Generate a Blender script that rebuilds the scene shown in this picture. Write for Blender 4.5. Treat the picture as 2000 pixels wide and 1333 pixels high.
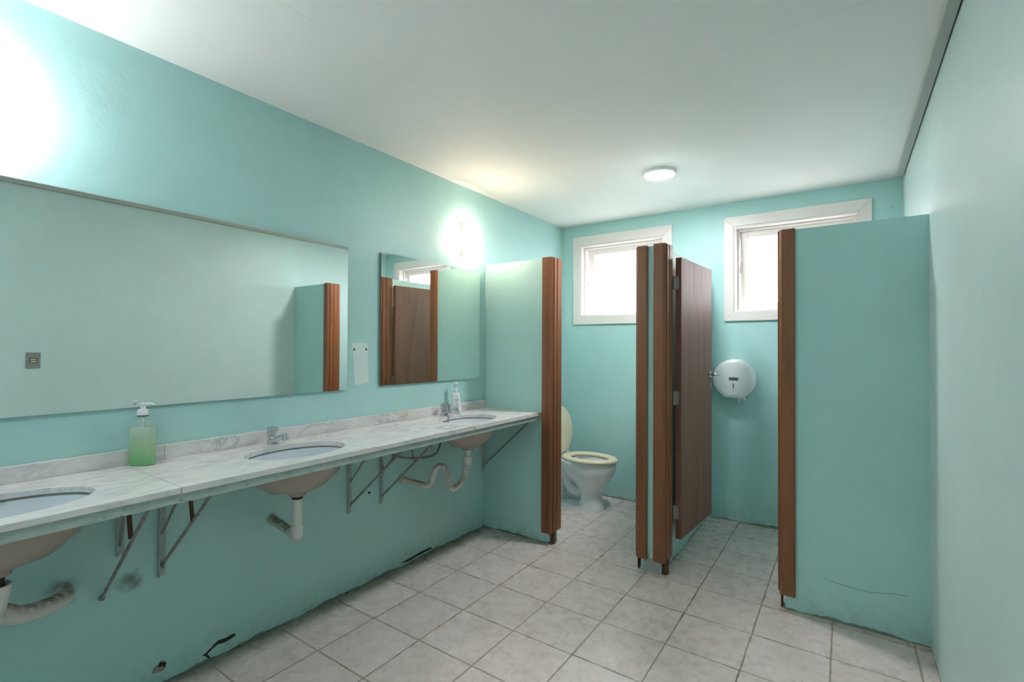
import bpy, bmesh, math, random
from mathutils import Vector, Matrix
from math import sin, cos, pi, radians
random.seed(7)
for o in list(bpy.data.objects): bpy.data.objects.remove(o, do_unlink=True)
S = bpy.context.scene
COL = S.collection
# ------------------------------------------------------------------ camera
R_ = Vector((0.82294358, 0.56810033, 0.00508757)); U_ = Vector((0.00253056, -0.0126204, 0.99991716)); F_ = Vector((-0.56811747, 0.82286253, 0.01182349))
CAM = Vector((2.24236, 0.0, 1.35))
cd = bpy.data.cameras.new('camera'); cam = bpy.data.objects.new('camera', cd); COL.objects.link(cam)
cd.sensor_width = 36; cd.lens = 945.3915 / 2000 * 36; cd.clip_start = 0.02
M = Matrix((( R_.x, U_.x, -F_.x, CAM.x), (R_.y, U_.y, -F_.y, CAM.y), (R_.z, U_.z, -F_.z, CAM.z), (0, 0, 0, 1)))
cam.matrix_world = M
S.camera = cam
S.view_settings.view_transform = 'Standard'; S.view_settings.look = 'None'; S.view_settings.gamma = 1
S.view_settings.use_curve_mapping = False
S.view_settings.exposure = 0.95
# ------------------------------------------------------------------ light
SKY = 4.2
w = bpy.data.worlds.new('world'); S.world = w; w.use_nodes = True
nt = w.node_tree; bg = nt.nodes['Background']; bg.inputs[1].default_value = SKY
_tc = nt.nodes.new('ShaderNodeTexCoord'); _sp = nt.nodes.new('ShaderNodeSeparateXYZ'); nt.links.new(_tc.outputs['Generated'], _sp.inputs[0])
_mr = nt.nodes.new('ShaderNodeMapRange'); _mr.inputs[1].default_value = -.12; _mr.inputs[2].default_value = .02; nt.links.new(_sp.outputs[2], _mr.inputs[0])
_mx = nt.nodes.new('ShaderNodeMix'); _mx.data_type = 'RGBA'; nt.links.new(_mr.outputs[0], _mx.inputs[0])
_mx.inputs[6].default_value = (.46, .44, .43, 1); _mx.inputs[7].default_value = (1.0, .975, 1.0, 1)      # sunlit paving below the horizon, bright haze above
nt.links.new(_mx.outputs[2], bg.inputs[0])
W_SCONCE_WARM = 2.3; W_SCONCE_COOL = 11.0; E_CEIL = 165.0; E_FILL = 56.0
# ------------------------------------------------------------------ dimensions (metres)
W, D, CZ, P, Y0 = 2.554, 4.109, 2.492, 2.885, -1.3
PT = 0.115                      # stall wall thickness
HT = 1.965                      # stall wall height
X0T, Y0T, ST = 0.3135, 2.8502, 0.3118

def bp(px, py, ax, val):        # where the sight line of a photo point meets a plane (used only to measure)
    v = R_ * ((px - 1000) / 945.3915) - U_ * ((py - 666.5) / 945.3915) + F_
    i = 'xyz'.index(ax); return CAM + v * ((val - CAM[i]) / v[i])

# ------------------------------------------------------------------ materials
def new(name):
    m = bpy.data.materials.new(name); m.use_nodes = True
    nt = m.node_tree; b = nt.nodes['Principled BSDF']; return m, nt, b
def N(nt, t, **k):
    n = nt.nodes.new(t)
    for a, v in k.items():
        if a.startswith('i_'): n.inputs[a[2:].replace('_', ' ')].default_value = v
        else: setattr(n, a, v)
    return n
def mth(nt, op, a, b=None, c=None, clamp=False):
    n = nt.nodes.new('ShaderNodeMath'); n.operation = op; n.use_clamp = clamp
    for i, v in enumerate((a, b, c)):
        if v is None: continue
        if isinstance(v, (int, float)): n.inputs[i].default_value = v
        else: nt.links.new(v, n.inputs[i])
    return n.outputs[0]
def mix(nt, f, a, b, blend='MIX'):
    n = nt.nodes.new('ShaderNodeMix'); n.data_type = 'RGBA'; n.blend_type = blend
    for s, v in ((n.inputs[0], f), (n.inputs[6], a), (n.inputs[7], b)):
        if isinstance(v, (int, float)): s.default_value = v
        elif isinstance(v, tuple): s.default_value = (*v, 1) if len(v) == 3 else v
        else: nt.links.new(v, s)
    return n.outputs[2]
def coords(nt, scale=(1, 1, 1), loc=(0, 0, 0), rot=(0, 0, 0)):
    g = nt.nodes.new('ShaderNodeNewGeometry'); mp = nt.nodes.new('ShaderNodeMapping')
    mp.inputs['Scale'].default_value = scale; mp.inputs['Location'].default_value = loc; mp.inputs['Rotation'].default_value = rot
    nt.links.new(g.outputs['Position'], mp.inputs[0]); return mp.outputs[0]
def noise(nt, co, scale, detail=4, rough=.5, dist=0):
    n = N(nt, 'ShaderNodeTexNoise', i_Scale=scale, i_Detail=detail, i_Roughness=rough, i_Distortion=dist)
    nt.links.new(co, n.inputs['Vector']); return n.outputs['Fac']
def ramp(nt, f, lo, hi, a=0., b=1.):
    n = nt.nodes.new('ShaderNodeMapRange'); n.clamp = True
    n.inputs[1].default_value = lo; n.inputs[2].default_value = hi; n.inputs[3].default_value = a; n.inputs[4].default_value = b
    nt.links.new(f, n.inputs[0]); return n.outputs[0]
def bump(nt, b, h, strength=.2, dist=.002):
    n = N(nt, 'ShaderNodeBump', i_Strength=strength, i_Distance=dist); nt.links.new(h, n.inputs['Height']); nt.links.new(n.outputs[0], b.inputs['Normal'])
def sepxyz(nt, co):
    n = nt.nodes.new('ShaderNodeSeparateXYZ'); nt.links.new(co, n.inputs[0]); return n.outputs
def simple(name, col, rough=.5, metal=0., **k):
    m, nt, b = new(name); b.inputs['Base Color'].default_value = (*col, 1); b.inputs['Roughness'].default_value = rough; b.inputs['Metallic'].default_value = metal
    for a, v in k.items(): b.inputs[a.replace('_', ' ')].default_value = v
    return m

def paint(name, col, dirt=True, spots=()):
    m, nt, b = new(name); co = coords(nt)
    n1 = noise(nt, co, 1.7, 3); n2 = noise(nt, co, 14, 5)
    c = mix(nt, ramp(nt, n1, .3, .7), tuple(x * .96 for x in col), tuple(min(1, x * 1.04) for x in col))
    c = mix(nt, ramp(nt, n2, .45, .8, 0, .12), c, tuple(x * .8 for x in col))
    if dirt:                     # grime and peeling where the wall meets the wet floor
        z = sepxyz(nt, co)[2]
        n3 = noise(nt, co, 22, 6, .65); n4 = noise(nt, co, 4, 3)
        h = mth(nt, 'MULTIPLY', n3, ramp(nt, n4, .35, .75, .004, .045))
        edge = mth(nt, 'LESS_THAN', z, h)
        c = mix(nt, mth(nt, 'MULTIPLY', edge, .75), c, (.10, .075, .05))
        h2 = ramp(nt, z, 0, .16, .45, 0)
        c = mix(nt, mth(nt, 'MULTIPLY', h2, ramp(nt, n3, .4, .7)), c, (.22, .30, .22))
    for (px, py, pz, r, s, scol) in spots:   # stains with a place of their own
        vm = N(nt, 'ShaderNodeVectorMath', operation='DISTANCE'); nt.links.new(co, vm.inputs[0]); vm.inputs[1].default_value = (px, py, pz)
        dd = mth(nt, 'ADD', vm.outputs['Value'], mth(nt, 'MULTIPLY', mth(nt, 'SUBTRACT', n3 if dirt else n2, .5), r * 2.2))
        c = mix(nt, ramp(nt, dd, 0, r, s, 0), c, scol)
    nt.links.new(c, b.inputs['Base Color'])
    b.inputs['Roughness'].default_value = .42; b.inputs['Specular IOR Level'].default_value = .4
    nb = noise(nt, co, 55, 6, .6)
    nb2 = noise(nt, co, 6, 3, .5)
    bump(nt, b, mth(nt, 'ADD', nb, mth(nt, 'MULTIPLY', nb2, 3)), .22, .003)
    return m
MINT = (.44, .71, .685)
m_wall = paint('mint_paint', MINT, spots=[(0, .70, .452, .05, .8, (.06, .07, .06)), (0, 1.26, .52, .035, .7, (.05, .07, .05)), (0, .51, .49, .05, .6, (.05, .09, .07)), (0, 2.06, .545, .03, .7, (.06, .07, .05))])
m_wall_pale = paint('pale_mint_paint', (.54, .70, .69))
m_ceil = None
def ceiling_mat():
    m, nt, b = new('ceiling_paint'); co = coords(nt); s = sepxyz(nt, co)
    l1 = ramp(nt, mth(nt, 'ABSOLUTE', mth(nt, 'SUBTRACT', s[0], .70)), 0, .0025, 1, 0)
    l2 = ramp(nt, mth(nt, 'ABSOLUTE', mth(nt, 'SUBTRACT', s[1], 1.965)), 0, .0025, 1, 0)
    l = mth(nt, 'MAXIMUM', l1, l2)
    c = mix(nt, ramp(nt, noise(nt, co, 2, 3), .3, .7), (.83, .85, .82), (.87, .88, .86))
    c = mix(nt, mth(nt, 'MULTIPLY', l, .28), c, (.35, .36, .35)); nt.links.new(c, b.inputs['Base Color'])
    b.inputs['Roughness'].default_value = .7; bump(nt, b, noise(nt, co, 40, 4), .08, .002); return m
m_ceil = ceiling_mat()
def floor_mat():
    m, nt, b = new('floor_tile'); co = coords(nt); s = sepxyz(nt, co)
    wob = mth(nt, 'MULTIPLY', mth(nt, 'SUBTRACT', noise(nt, co, 9, 2), .5), .004)
    gx = mth(nt, 'ADD', mth(nt, 'DIVIDE', mth(nt, 'SUBTRACT', mth(nt, 'ADD', s[0], wob), X0T), ST), 40)
    gy = mth(nt, 'ADD', mth(nt, 'DIVIDE', mth(nt, 'SUBTRACT', mth(nt, 'ADD', s[1], wob), Y0T), ST), 40)
    def edge(g):
        f = mth(nt, 'FRACT', g); return mth(nt, 'MINIMUM', f, mth(nt, 'SUBTRACT', 1, f))
    e = mth(nt, 'MULTIPLY', mth(nt, 'MINIMUM', edge(gx), edge(gy)), ST)
    strip = mth(nt, 'ABSOLUTE', mth(nt, 'SUBTRACT', s[1], Y0T + .018))          # the thin cut strip along the stall line
    strip = mth(nt, 'ADD', strip, mth(nt, 'MULTIPLY', mth(nt, 'LESS_THAN', s[0], 1.95), 1))
    e2 = mth(nt, 'MINIMUM', e, strip)
    grout = ramp(nt, e2, .0030, .0044, 1, 0)
    cmb = nt.nodes.new('ShaderNodeCombineXYZ'); nt.links.new(mth(nt, 'FLOOR', gx), cmb.inputs[0]); nt.links.new(mth(nt, 'FLOOR', gy), cmb.inputs[1])
    wn = nt.nodes.new('ShaderNodeTexWhiteNoise'); nt.links.new(cmb.outputs[0], wn.inputs['Vector'])
    off = N(nt, 'ShaderNodeVectorMath', operation='SCALE'); nt.links.new(wn.outputs['Color'], off.inputs[0]); off.inputs['Scale'].default_value = 9
    ad = N(nt, 'ShaderNodeVectorMath', operation='ADD'); nt.links.new(co, ad.inputs[0]); nt.links.new(off.outputs[0], ad.inputs[1])
    a = ad.outputs[0]
    stv = coords(nt, (14, 5, 5)); ad2 = N(nt, 'ShaderNodeVectorMath', operation='ADD'); nt.links.new(stv, ad2.inputs[0]); nt.links.new(off.outputs[0], ad2.inputs[1])
    c = mix(nt, ramp(nt, noise(nt, a, 9, 6, .6), .35, .7), (.62, .545, .51), (.74, .665, .63))
    c = mix(nt, ramp(nt, noise(nt, ad2.outputs[0], 5.5, 8, .72), .42, .8, 0, .38), c, (.44, .39, .34))
    c = mix(nt, ramp(nt, noise(nt, a, 130, 3), .62, .75, 0, .5), c, (.33, .31, .27))
    c = mix(nt, mth(nt, 'MULTIPLY', wn.outputs['Value'], .14), c, (.45, .42, .36))
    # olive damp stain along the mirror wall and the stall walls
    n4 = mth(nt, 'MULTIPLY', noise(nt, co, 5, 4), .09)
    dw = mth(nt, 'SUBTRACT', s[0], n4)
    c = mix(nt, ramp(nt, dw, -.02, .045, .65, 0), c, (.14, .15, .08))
    gcol = mix(nt, ramp(nt, noise(nt, co, 5, 3), .55, .66), (.34, .275, .215), (.13, .10, .075))
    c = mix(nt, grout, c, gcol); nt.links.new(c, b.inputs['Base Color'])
    nt.links.new(ramp(nt, noise(nt, a, 20, 3), .3, .7, .22, .36), b.inputs['Roughness'])
    hh = mth(nt, 'SUBTRACT', mth(nt, 'MULTIPLY', noise(nt, a, 30, 5), .25), mth(nt, 'MULTIPLY', grout, 1.)); bump(nt, b, hh, .35, .002)
    return m
m_floor = floor_mat()
def wood(name, c1, c2, c3, rough=.38, sc=1.):
    m, nt, b = new(name)
    tc = nt.nodes.new('ShaderNodeTexCoord'); oi = nt.nodes.new('ShaderNodeObjectInfo')
    rv = N(nt, 'ShaderNodeVectorMath', operation='SCALE'); nt.links.new(oi.outputs['Location'], rv.inputs[0]); rv.inputs['Scale'].default_value = 3.1
    def co(scale):
        mp = nt.nodes.new('ShaderNodeMapping'); mp.inputs['Scale'].default_value = scale
        ad = N(nt, 'ShaderNodeVectorMath', operation='ADD'); nt.links.new(tc.outputs['Object'], ad.inputs[0]); nt.links.new(rv.outputs[0], ad.inputs[1])
        nt.links.new(ad.outputs[0], mp.inputs[0]); return mp.outputs[0]
    g = noise(nt, co((55 * sc, 55 * sc, 2.2)), 1, 6, .62, .6); g2 = noise(nt, co((8 * sc, 8 * sc, .7)), 1, 4, .5, 1.2); g3 = noise(nt, co((260, 260, 14)), 1, 3)
    c = mix(nt, ramp(nt, g, .3, .7), c1, c2); c = mix(nt, ramp(nt, g2, .42, .7, 0, .7), c, c3)
    c = mix(nt, ramp(nt, g3, .6, .72, 0, .45), c, tuple(x * .45 for x in c3))
    nt.links.new(c, b.inputs['Base Color']); nt.links.new(ramp(nt, g, .2, .8, rough - .06, rough + .1), b.inputs['Roughness'])
    bump(nt, b, g, .12, .001); return m
m_jamb = wood('varnished_jamb_wood', (.22, .080, .030), (.29, .11, .042), (.15, .05, .020))
m_door = wood('door_veneer', (.20, .085, .05), (.27, .125, .08), (.13, .052, .03), .5, .8)
m_rot = wood('rotten_wood', (.10, .04, .02), (.17, .07, .035), (.03, .02, .015), .9)
def marble(name, rot):
    m, nt, b = new(name); co = coords(nt, (2.6, 1, 2.6), rot=(0, 0, rot))
    n1 = noise(nt, co, 3.2, 8, .6, 1.1); n2 = noise(nt, co, 9, 6, .65, .5); n3 = noise(nt, coords(nt), 2.2, 3)
    v = mth(nt, 'ABSOLUTE', mth(nt, 'SUBTRACT', n1, .5))
    vein = mth(nt, 'MULTIPLY', ramp(nt, v, 0, .055, 1, 0), ramp(nt, n3, .4, .62))
    c = mix(nt, ramp(nt, n2, .35, .7), (.79, .77, .75), (.66, .665, .67))
    c = mix(nt, mth(nt, 'MULTIPLY', vein, .5), c, (.26, .28, .31))
    c = mix(nt, ramp(nt, noise(nt, coords(nt), 3.1, 4, .6, .5), .6, .72, 0, .3), c, (.58, .46, .30))
    nt.links.new(c, b.inputs['Base Color']); b.inputs['Roughness'].default_value = .2; return m
m_marble = marble('white_marble', .55); m_marble2 = marble('white_marble_splash', .2)
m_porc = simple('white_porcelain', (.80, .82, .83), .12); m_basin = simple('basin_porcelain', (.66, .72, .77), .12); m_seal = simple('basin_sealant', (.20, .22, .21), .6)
def underside_mat():
    m, nt, b = new('basin_underside'); co = coords(nt)
    c = mix(nt, ramp(nt, noise(nt, co, 6, 4), .35, .7), (.47, .39, .34), (.38, .31, .26)); nt.links.new(c, b.inputs['Base Color']); b.inputs['Roughness'].default_value = .22; return m
m_under = underside_mat()
m_seat = simple('cream_plastic', (.78, .70, .50), .28)
m_white = simple('white_window_paint', (.82, .77, .74), .35)
m_pvc = simple('white_plastic', (.74, .74, .70), .35)
def hose_mat(name, a, bcol):
    m, nt, b = new(name); g = nt.nodes.new('ShaderNodeNewGeometry'); s = sepxyz(nt, g.outputs['Normal'])
    c = mix(nt, mth(nt, 'MULTIPLY', ramp(nt, s[2], .1, .8), ramp(nt, noise(nt, g.outputs['Position'], 30, 4), .35, .6)), a, bcol)   # dust lying on top
    nt.links.new(c, b.inputs['Base Color']); b.inputs['Roughness'].default_value = .45; return m
m_hose = hose_mat('ribbed_white_plastic', (.66, .66, .62), (.24, .21, .13))
m_pvcold = hose_mat('yellowed_plastic', (.62, .58, .48), (.14, .12, .06))
m_chrome = simple('chrome', (.60, .61, .64), .10, 1.)
m_steel = simple('dull_steel', (.42, .43, .43), .4, .8)
m_black = simple('black_rubber', (.015, .015, .015), .5)
m_dark = simple('dark_gap', (.03, .028, .02), .8)
m_rust = simple('rusty_steel', (.11, .055, .03), .75)
def iron_mat():
    m, nt, b = new('painted_iron'); co = coords(nt)
    c = mix(nt, ramp(nt, noise(nt, co, 25, 5), .4, .65), (.42, .52, .49), (.34, .44, .40))
    c = mix(nt, ramp(nt, noise(nt, co, 60, 5, .7), .6, .68), c, (.16, .14, .11)); nt.links.new(c, b.inputs['Base Color']); b.inputs['Roughness'].default_value = .45; return m
m_iron = iron_mat()
def greyrod_mat():
    m, nt, b = new('worn_iron_rod'); co = coords(nt)
    c = mix(nt, ramp(nt, noise(nt, co, 40, 5), .4, .65), (.30, .31, .29), (.17, .16, .15)); nt.links.new(c, b.inputs['Base Color']); b.inputs['Roughness'].default_value = .5; return m
m_rod = greyrod_mat()
m_mirror = simple('mirror_silver', (.90, .95, .92), .0, 1.)
m_medge = simple('mirror_edge', (.06, .07, .06), .5)
m_patch = paint('pale_old_paint', (.66, .80, .77), dirt=False)
m_plaster = simple('bare_plaster', (.33, .29, .24), .9)
m_greyplaster = simple('grey_plaster', (.36, .38, .36), .85)
m_strip = simple('grey_strip', (.42, .45, .42), .6)
m_abs = simple('white_dispenser_plastic', (.84, .88, .88), .25)
m_window_grey = simple('smoked_window', (.10, .14, .14), .3)
m_plate = simple('grey_switch_plate', (.30, .30, .31), .35, .5); m_rocker = simple('cream_rocker', (.62, .55, .34), .4)
def emis(name, col, s):
    m = bpy.data.materials.new(name); m.use_nodes = True; nt = m.node_tree; nt.nodes.remove(nt.nodes['Principled BSDF'])
    e = N(nt, 'ShaderNodeEmission'); e.inputs[0].default_value = (*col, 1); e.inputs[1].default_value = s
    nt.links.new(e.outputs[0], nt.nodes['Material Output'].inputs[0]); return m
def sheer(name, col, opac, gloss=.08, rough=.02, transl=0.):
    m = bpy.data.materials.new(name); m.use_nodes = True; nt = m.node_tree; nt.nodes.remove(nt.nodes['Principled BSDF'])
    t = N(nt, 'ShaderNodeBsdfTransparent'); t.inputs[0].default_value = (*col, 1)
    g = N(nt, 'ShaderNodeBsdfGlossy'); g.inputs['Roughness'].default_value = rough
    d = N(nt, 'ShaderNodeBsdfTranslucent'); d.inputs[0].default_value = (*col, 1)
    df = N(nt, 'ShaderNodeBsdfDiffuse'); df.inputs[0].default_value = (*col, 1)
    m0 = N(nt, 'ShaderNodeMixShader'); m0.inputs[0].default_value = transl; nt.links.new(df.outputs[0], m0.inputs[1]); nt.links.new(d.outputs[0], m0.inputs[2])
    m1 = N(nt, 'ShaderNodeMixShader'); m1.inputs[0].default_value = opac; nt.links.new(t.outputs[0], m1.inputs[1]); nt.links.new(m0.outputs[0], m1.inputs[2])
    m2 = N(nt, 'ShaderNodeMixShader'); m2.inputs[0].default_value = gloss; nt.links.new(m1.outputs[0], m2.inputs[1]); nt.links.new(g.outputs[0], m2.inputs[2])
    nt.links.new(m2.outputs[0], nt.nodes['Material Output'].inputs[0]); return m
m_glass = sheer('window_glass', (.97, .98, .98), .12, .06, .02, 1.)
m_bottle = sheer('clear_bottle_plastic', (.86, .93, .90), .12, .10, .05, .5)
m_acrylic = sheer('clear_acrylic', (.75, .78, .78), .15, .35, .05, .5)
def soap_mat():
    m, nt, b = new('green_liquid_soap'); tc = nt.nodes.new('ShaderNodeTexCoord'); z = sepxyz(nt, tc.outputs['Object'])[2]
    n = noise(nt, tc.outputs['Object'], 14, 2); zz = mth(nt, 'ADD', z, mth(nt, 'MULTIPLY', mth(nt, 'SUBTRACT', n, .5), .05))
    c = mix(nt, ramp(nt, zz, .015, .07), (.16, .60, .18), (.45, .66, .34)); c = mix(nt, ramp(nt, zz, .07, .13), c, (.60, .70, .60))
    nt.links.new(c, b.inputs['Base Color']); b.inputs['Roughness'].default_value = .3; b.inputs['Subsurface Weight'].default_value = .3; b.inputs['Subsurface Radius'].default_value = (.02, .03, .02); return m
m_soap = soap_mat()
m_bottle2 = simple('white_bottle_plastic', (.70, .76, .76), .3); m_ink = simple('faded_brown_ink', (.30, .26, .26), .6)
m_cap = simple('white_pump_plastic', (.80, .82, .84), .3)

# ------------------------------------------------------------------ mesh helpers
def obj(name, bm, mats, parent=None, smooth=False, bevel=0, loc=None, seg=2):
    bmesh.ops.recalc_face_normals(bm, faces=bm.faces)
    me = bpy.data.meshes.new(name); bm.to_mesh(me); bm.free()
    for m in (mats if isinstance(mats, (list, tuple)) else [mats]): me.materials.append(m)
    o = bpy.data.objects.new(name, me); COL.objects.link(o)
    if parent is not None: o.parent = parent
    if loc is not None: o.location = loc
    if smooth:
        for p in me.polygons: p.use_smooth = True
    if bevel:
        b = o.modifiers.new('b', 'BEVEL'); b.width = bevel; b.segments = seg; b.limit_method = 'ANGLE'; b.angle_limit = radians(40)
    if smooth == 'auto':
        me.set_sharp_from_angle(angle=radians(35))
    return o
def thing(name, label, cat, loc=(0, 0, 0), rotz=0, group=None):
    o = bpy.data.objects.new(name, None); COL.objects.link(o); o.empty_display_size = .05
    o.location = loc; o.rotation_euler = (0, 0, rotz); return tag(o, label, cat, group)
def tag(o, label, cat, group=None, kind=None):
    o['label'] = label; o['category'] = cat
    if group: o['group'] = group
    if kind: o['kind'] = kind
    return o
def struct(o, label=None, cat=None):
    o['kind'] = 'structure'
    if label: o['label'] = label
    if cat: o['category'] = cat
    return o
def box(bm, a, b, mi=0, taper=None):
    x0, y0, z0 = a; x1, y1, z1 = b
    v = [bm.verts.new(p) for p in ((x0, y0, z0), (x1, y0, z0), (x1, y1, z0), (x0, y1, z0), (x0, y0, z1), (x1, y0, z1), (x1, y1, z1), (x0, y1, z1))]
    for f in ((0, 3, 2, 1), (4, 5, 6, 7), (0, 1, 5, 4), (1, 2, 6, 5), (2, 3, 7, 6), (3, 0, 4, 7)):
        fc = bm.faces.new([v[i] for i in f]); fc.material_index = mi
    return v
def prism(bm, pts, z0, z1, axis='z', mi=0):       # polygon (a,b) extruded along an axis
    def P3(a, b, c): return {'z': (a, b, c), 'y': (a, c, b), 'x': (c, a, b)}[axis]
    lo = [bm.verts.new(P3(a, b, z0)) for a, b in pts]; hi = [bm.verts.new(P3(a, b, z1)) for a, b in pts]
    n = len(pts); fs = [bm.faces.new(lo), bm.faces.new(hi)] + [bm.faces.new((lo[i], lo[(i + 1) % n], hi[(i + 1) % n], hi[i])) for i in range(n)]
    for f in fs: f.material_index = mi
def loft(bm, rings, cap0=True, cap1=True, mi=0):
    vs = [[bm.verts.new(p) for p in r] for r in rings]; n = len(rings[0])
    for a, b in zip(vs, vs[1:]):
        for i in range(n):
            f = bm.faces.new((a[i], a[(i + 1) % n], b[(i + 1) % n], b[i])); f.material_index = mi
    if cap0: bm.faces.new(vs[0][::-1]).material_index = mi
    if cap1: bm.faces.new(vs[-1]).material_index = mi
def circ(c, r, z, n=24, ry=None):
    ry = r if ry is None else ry
    return [(c[0] + r * cos(2 * pi * i / n), c[1] + ry * sin(2 * pi * i / n), z) for i in range(n)]
def lathe(bm, c, prof, n=28, mi=0, cap0=True, cap1=True): loft(bm, [circ(c, r, z, n) for r, z in prof], cap0, cap1, mi)
def catmull(pts, k=10):
    P_ = [Vector(p) for p in pts]; P_ = [2 * P_[0] - P_[1]] + P_ + [2 * P_[-1] - P_[-2]]; out = []
    for i in range(1, len(P_) - 2):
        a, b, c, d = P_[i - 1:i + 3]
        for j in range(k):
            t = j / k; out.append(.5 * ((2 * b) + (c - a) * t + (2 * a - 5 * b + 4 * c - d) * t * t + (3 * b - a - 3 * c + d) * t ** 3))
    out.append(P_[-2]); return out
def resample(path, step):
    out = [path[0]]; acc = 0
    for a, b in zip(path, path[1:]):
        L = (b - a).length
        while acc + L >= step and L > 1e-9:
            t = (step - acc) / L; a = a + (b - a) * t; out.append(a.copy()); L = (b - a).length; acc = 0
        acc += L
    out.append(path[-1]); return out
def tube(bm, path, rad, n=14, mi=0, squash=None):
    path = [Vector(p) for p in path]; rings = []; up = Vector((0, 0, 1)); t0 = (path[1] - path[0]).normalized()
    if abs(t0.dot(up)) > .9: up = Vector((0, 1, 0))
    nrm = (up - t0 * up.dot(t0)).normalized()
    for i, p in enumerate(path):
        t = (path[min(i + 1, len(path) - 1)] - path[max(i - 1, 0)]).normalized()
        nrm = (nrm - t * nrm.dot(t)).normalized(); bi = t.cross(nrm); r = rad(i) if callable(rad) else rad
        rings.append([tuple(p + (nrm * cos(2 * pi * k / n) * (squash or 1) + bi * sin(2 * pi * k / n)) * r) for k in range(n)])
    loft(bm, rings, mi=mi)
def B(): return bmesh.new()
def egg(xb, xf, hw, cy, z, n=40, p=1.0, xm=None):
    """plan outline pointing towards +x: wide near the back, rounder at the tip"""
    xm = xm if xm is not None else xb + (xf - xb) * .45; out = []
    for i in range(n):
        a = 2 * pi * i / n; cx, sx = cos(a), sin(a)
        x = xm + (xf - xm) * cx if cx > 0 else xm + (xm - xb) * cx
        y = cy + hw * math.copysign(abs(sx) ** p, sx); out.append((x, y, z))
    return out

# ------------------------------------------------------------------ room shell
b = B(); box(b, (-.15, Y0 - .15, -.1), (W + .15, D + .15, 0)); struct(obj('floor', b, m_floor), 'beige mottled ceramic tile floor with tan grout', 'floor')
b = B(); box(b, (-.15, Y0 - .15, CZ), (W + .15, D + .15, CZ + .1)); struct(obj('ceiling', b, m_ceil), 'flat white painted ceiling', 'ceiling')
# mirror wall with its plaster damage
b = B(); box(b, (-.15, Y0 - .15, 0), (0, D + .15, CZ))
def onwall(pts, mi, t):          # low patch of another surface on the mirror wall, (photo point -> wall)
    q = [bp(x, y, 'x', 0) for x, y in pts]; prism(b, [(v.y, v.z) for v in q], 0, t, 'x', mi)
onwall([(687, 671), (709, 669), (719, 672), (718, 690), (720, 747), (706, 751), (692, 753), (690, 715)], 1, .0012)
for c_ in ((691.5, 683), (715, 683)):
    q = bp(*c_, 'x', 0); prism(b, [(q.y + .006 * cos(a), q.z + .007 * sin(a)) for a in [i * pi / 4 for i in range(8)]], 0, .002, 'x', 3)
onwall([(394, 1282), (402, 1276), (413, 1265), (420, 1257), (427, 1251), (440, 1247), (452, 1240), (458, 1238), (461, 1241), (450, 1249), (438, 1256), (424, 1260), (416, 1267), (405, 1278), (411, 1286), (406, 1287), (400, 1282)], 3, .0009)
onwall([(296, 1318), (300, 1305), (309, 1299), (312, 1293), (318, 1290), (325, 1294), (322, 1307), (313, 1313)], 2, .0009)
onwall([(307, 1303), (313, 1294), (325, 1294), (322, 1305), (317, 1301), (311, 1304)], 3, .0012)
q = bp(721, 963, 'x', 0); prism(b, [(q.y + .008 * cos(a), q.z + .008 * sin(a)) for a in [i * pi / 4 for i in range(8)]], 0, .001, 'x', 3)
for pts in ([(660, 1170), (680, 1157), (678, 1164), (664, 1174)], [(781, 1101), (800, 1091), (822, 1078), (842, 1069), (843, 1072), (824, 1082), (795, 1098)], [(432, 1281), (452, 1270), (470, 1259), (468, 1264), (450, 1275), (436, 1284)]):
    onwall(pts, 3, .0009)
struct(obj('wall_left', b, [m_wall, m_patch, m_plaster, m_dark]), 'mint green painted wall holding both mirrors and the marble counter', 'wall')
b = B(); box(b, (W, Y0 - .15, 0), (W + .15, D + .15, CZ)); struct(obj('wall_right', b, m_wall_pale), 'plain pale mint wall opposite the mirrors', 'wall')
WIN = [(.185, .972, 1.641, 2.302, .1145, 1.042, 1.560, 2.383), (1.520, 2.320, 1.636, 2.300, 1.4497, 2.390, 1.560, 2.378)]
def wall_with_holes(name, y0, y1, holes, label):
    b = B(); xs = -.15
    for (xa, xb, za, zb) in holes:
        box(b, (xs, y0, 0), (xa, y1, CZ)); 
        if za > 0: box(b, (xa, y0, 0), (xb, y1, za))
        box(b, (xa, y0, zb), (xb, y1, CZ)); xs = xb
    box(b, (xs, y0, 0), (W + .15, y1, CZ)); bmesh.ops.remove_doubles(b, verts=b.verts, dist=1e-5)
    return struct(obj(name, b, m_wall), label, 'wall')
wall_with_holes('wall_back', D, D + .13, [w_[:4] for w_ in WIN], 'mint wall behind the toilet stalls with two high windows')
wall_with_holes('wall_front', Y0 - .13, Y0, [], 'mint wall behind the viewer')
# stall walls
JW = .035
b = B(); box(b, (0, P, 0), (.566, P + PT, HT)); struct(obj('wall_stall_left', b, m_wall, bevel=.004), 'chest-high mint stall wall closing off the end of the marble counter', 'stall wall')
b = B(); box(b, (1.210, P + .003, 0), (1.335, D, HT)); prism(b, [(1.222, 0), (1.328, 0), (1.331, .05), (1.322, .082), (1.306, .090), (1.288, .135), (1.282, .075), (1.262, .080), (1.255, .13), (1.248, .085), (1.228, .060)], P + .0015, P + .004, 'y', 1)
struct(obj('wall_stall_middle', b, [m_wall, m_greyplaster]), 'mint wall dividing the two toilet stalls', 'stall wall')
b = B(); box(b, (1.980, P, 0), (W, P + PT, HT))
cr = [(1607, 1128), (1630, 1138), (1655, 1146), (1680, 1152), (1700, 1157), (1725, 1159), (1750, 1161), (1775, 1165)]
q = [bp(x, y, 'y', P) for x, y in cr]; prism(b, [(v.x, v.z) for v in q] + [(v.x, v.z - .0028) for v in q[::-1]], P - .0006, P, 'y', 1)
m_crack = paint('crack_in_paint', (.14, .30, .26), dirt=False)
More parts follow.
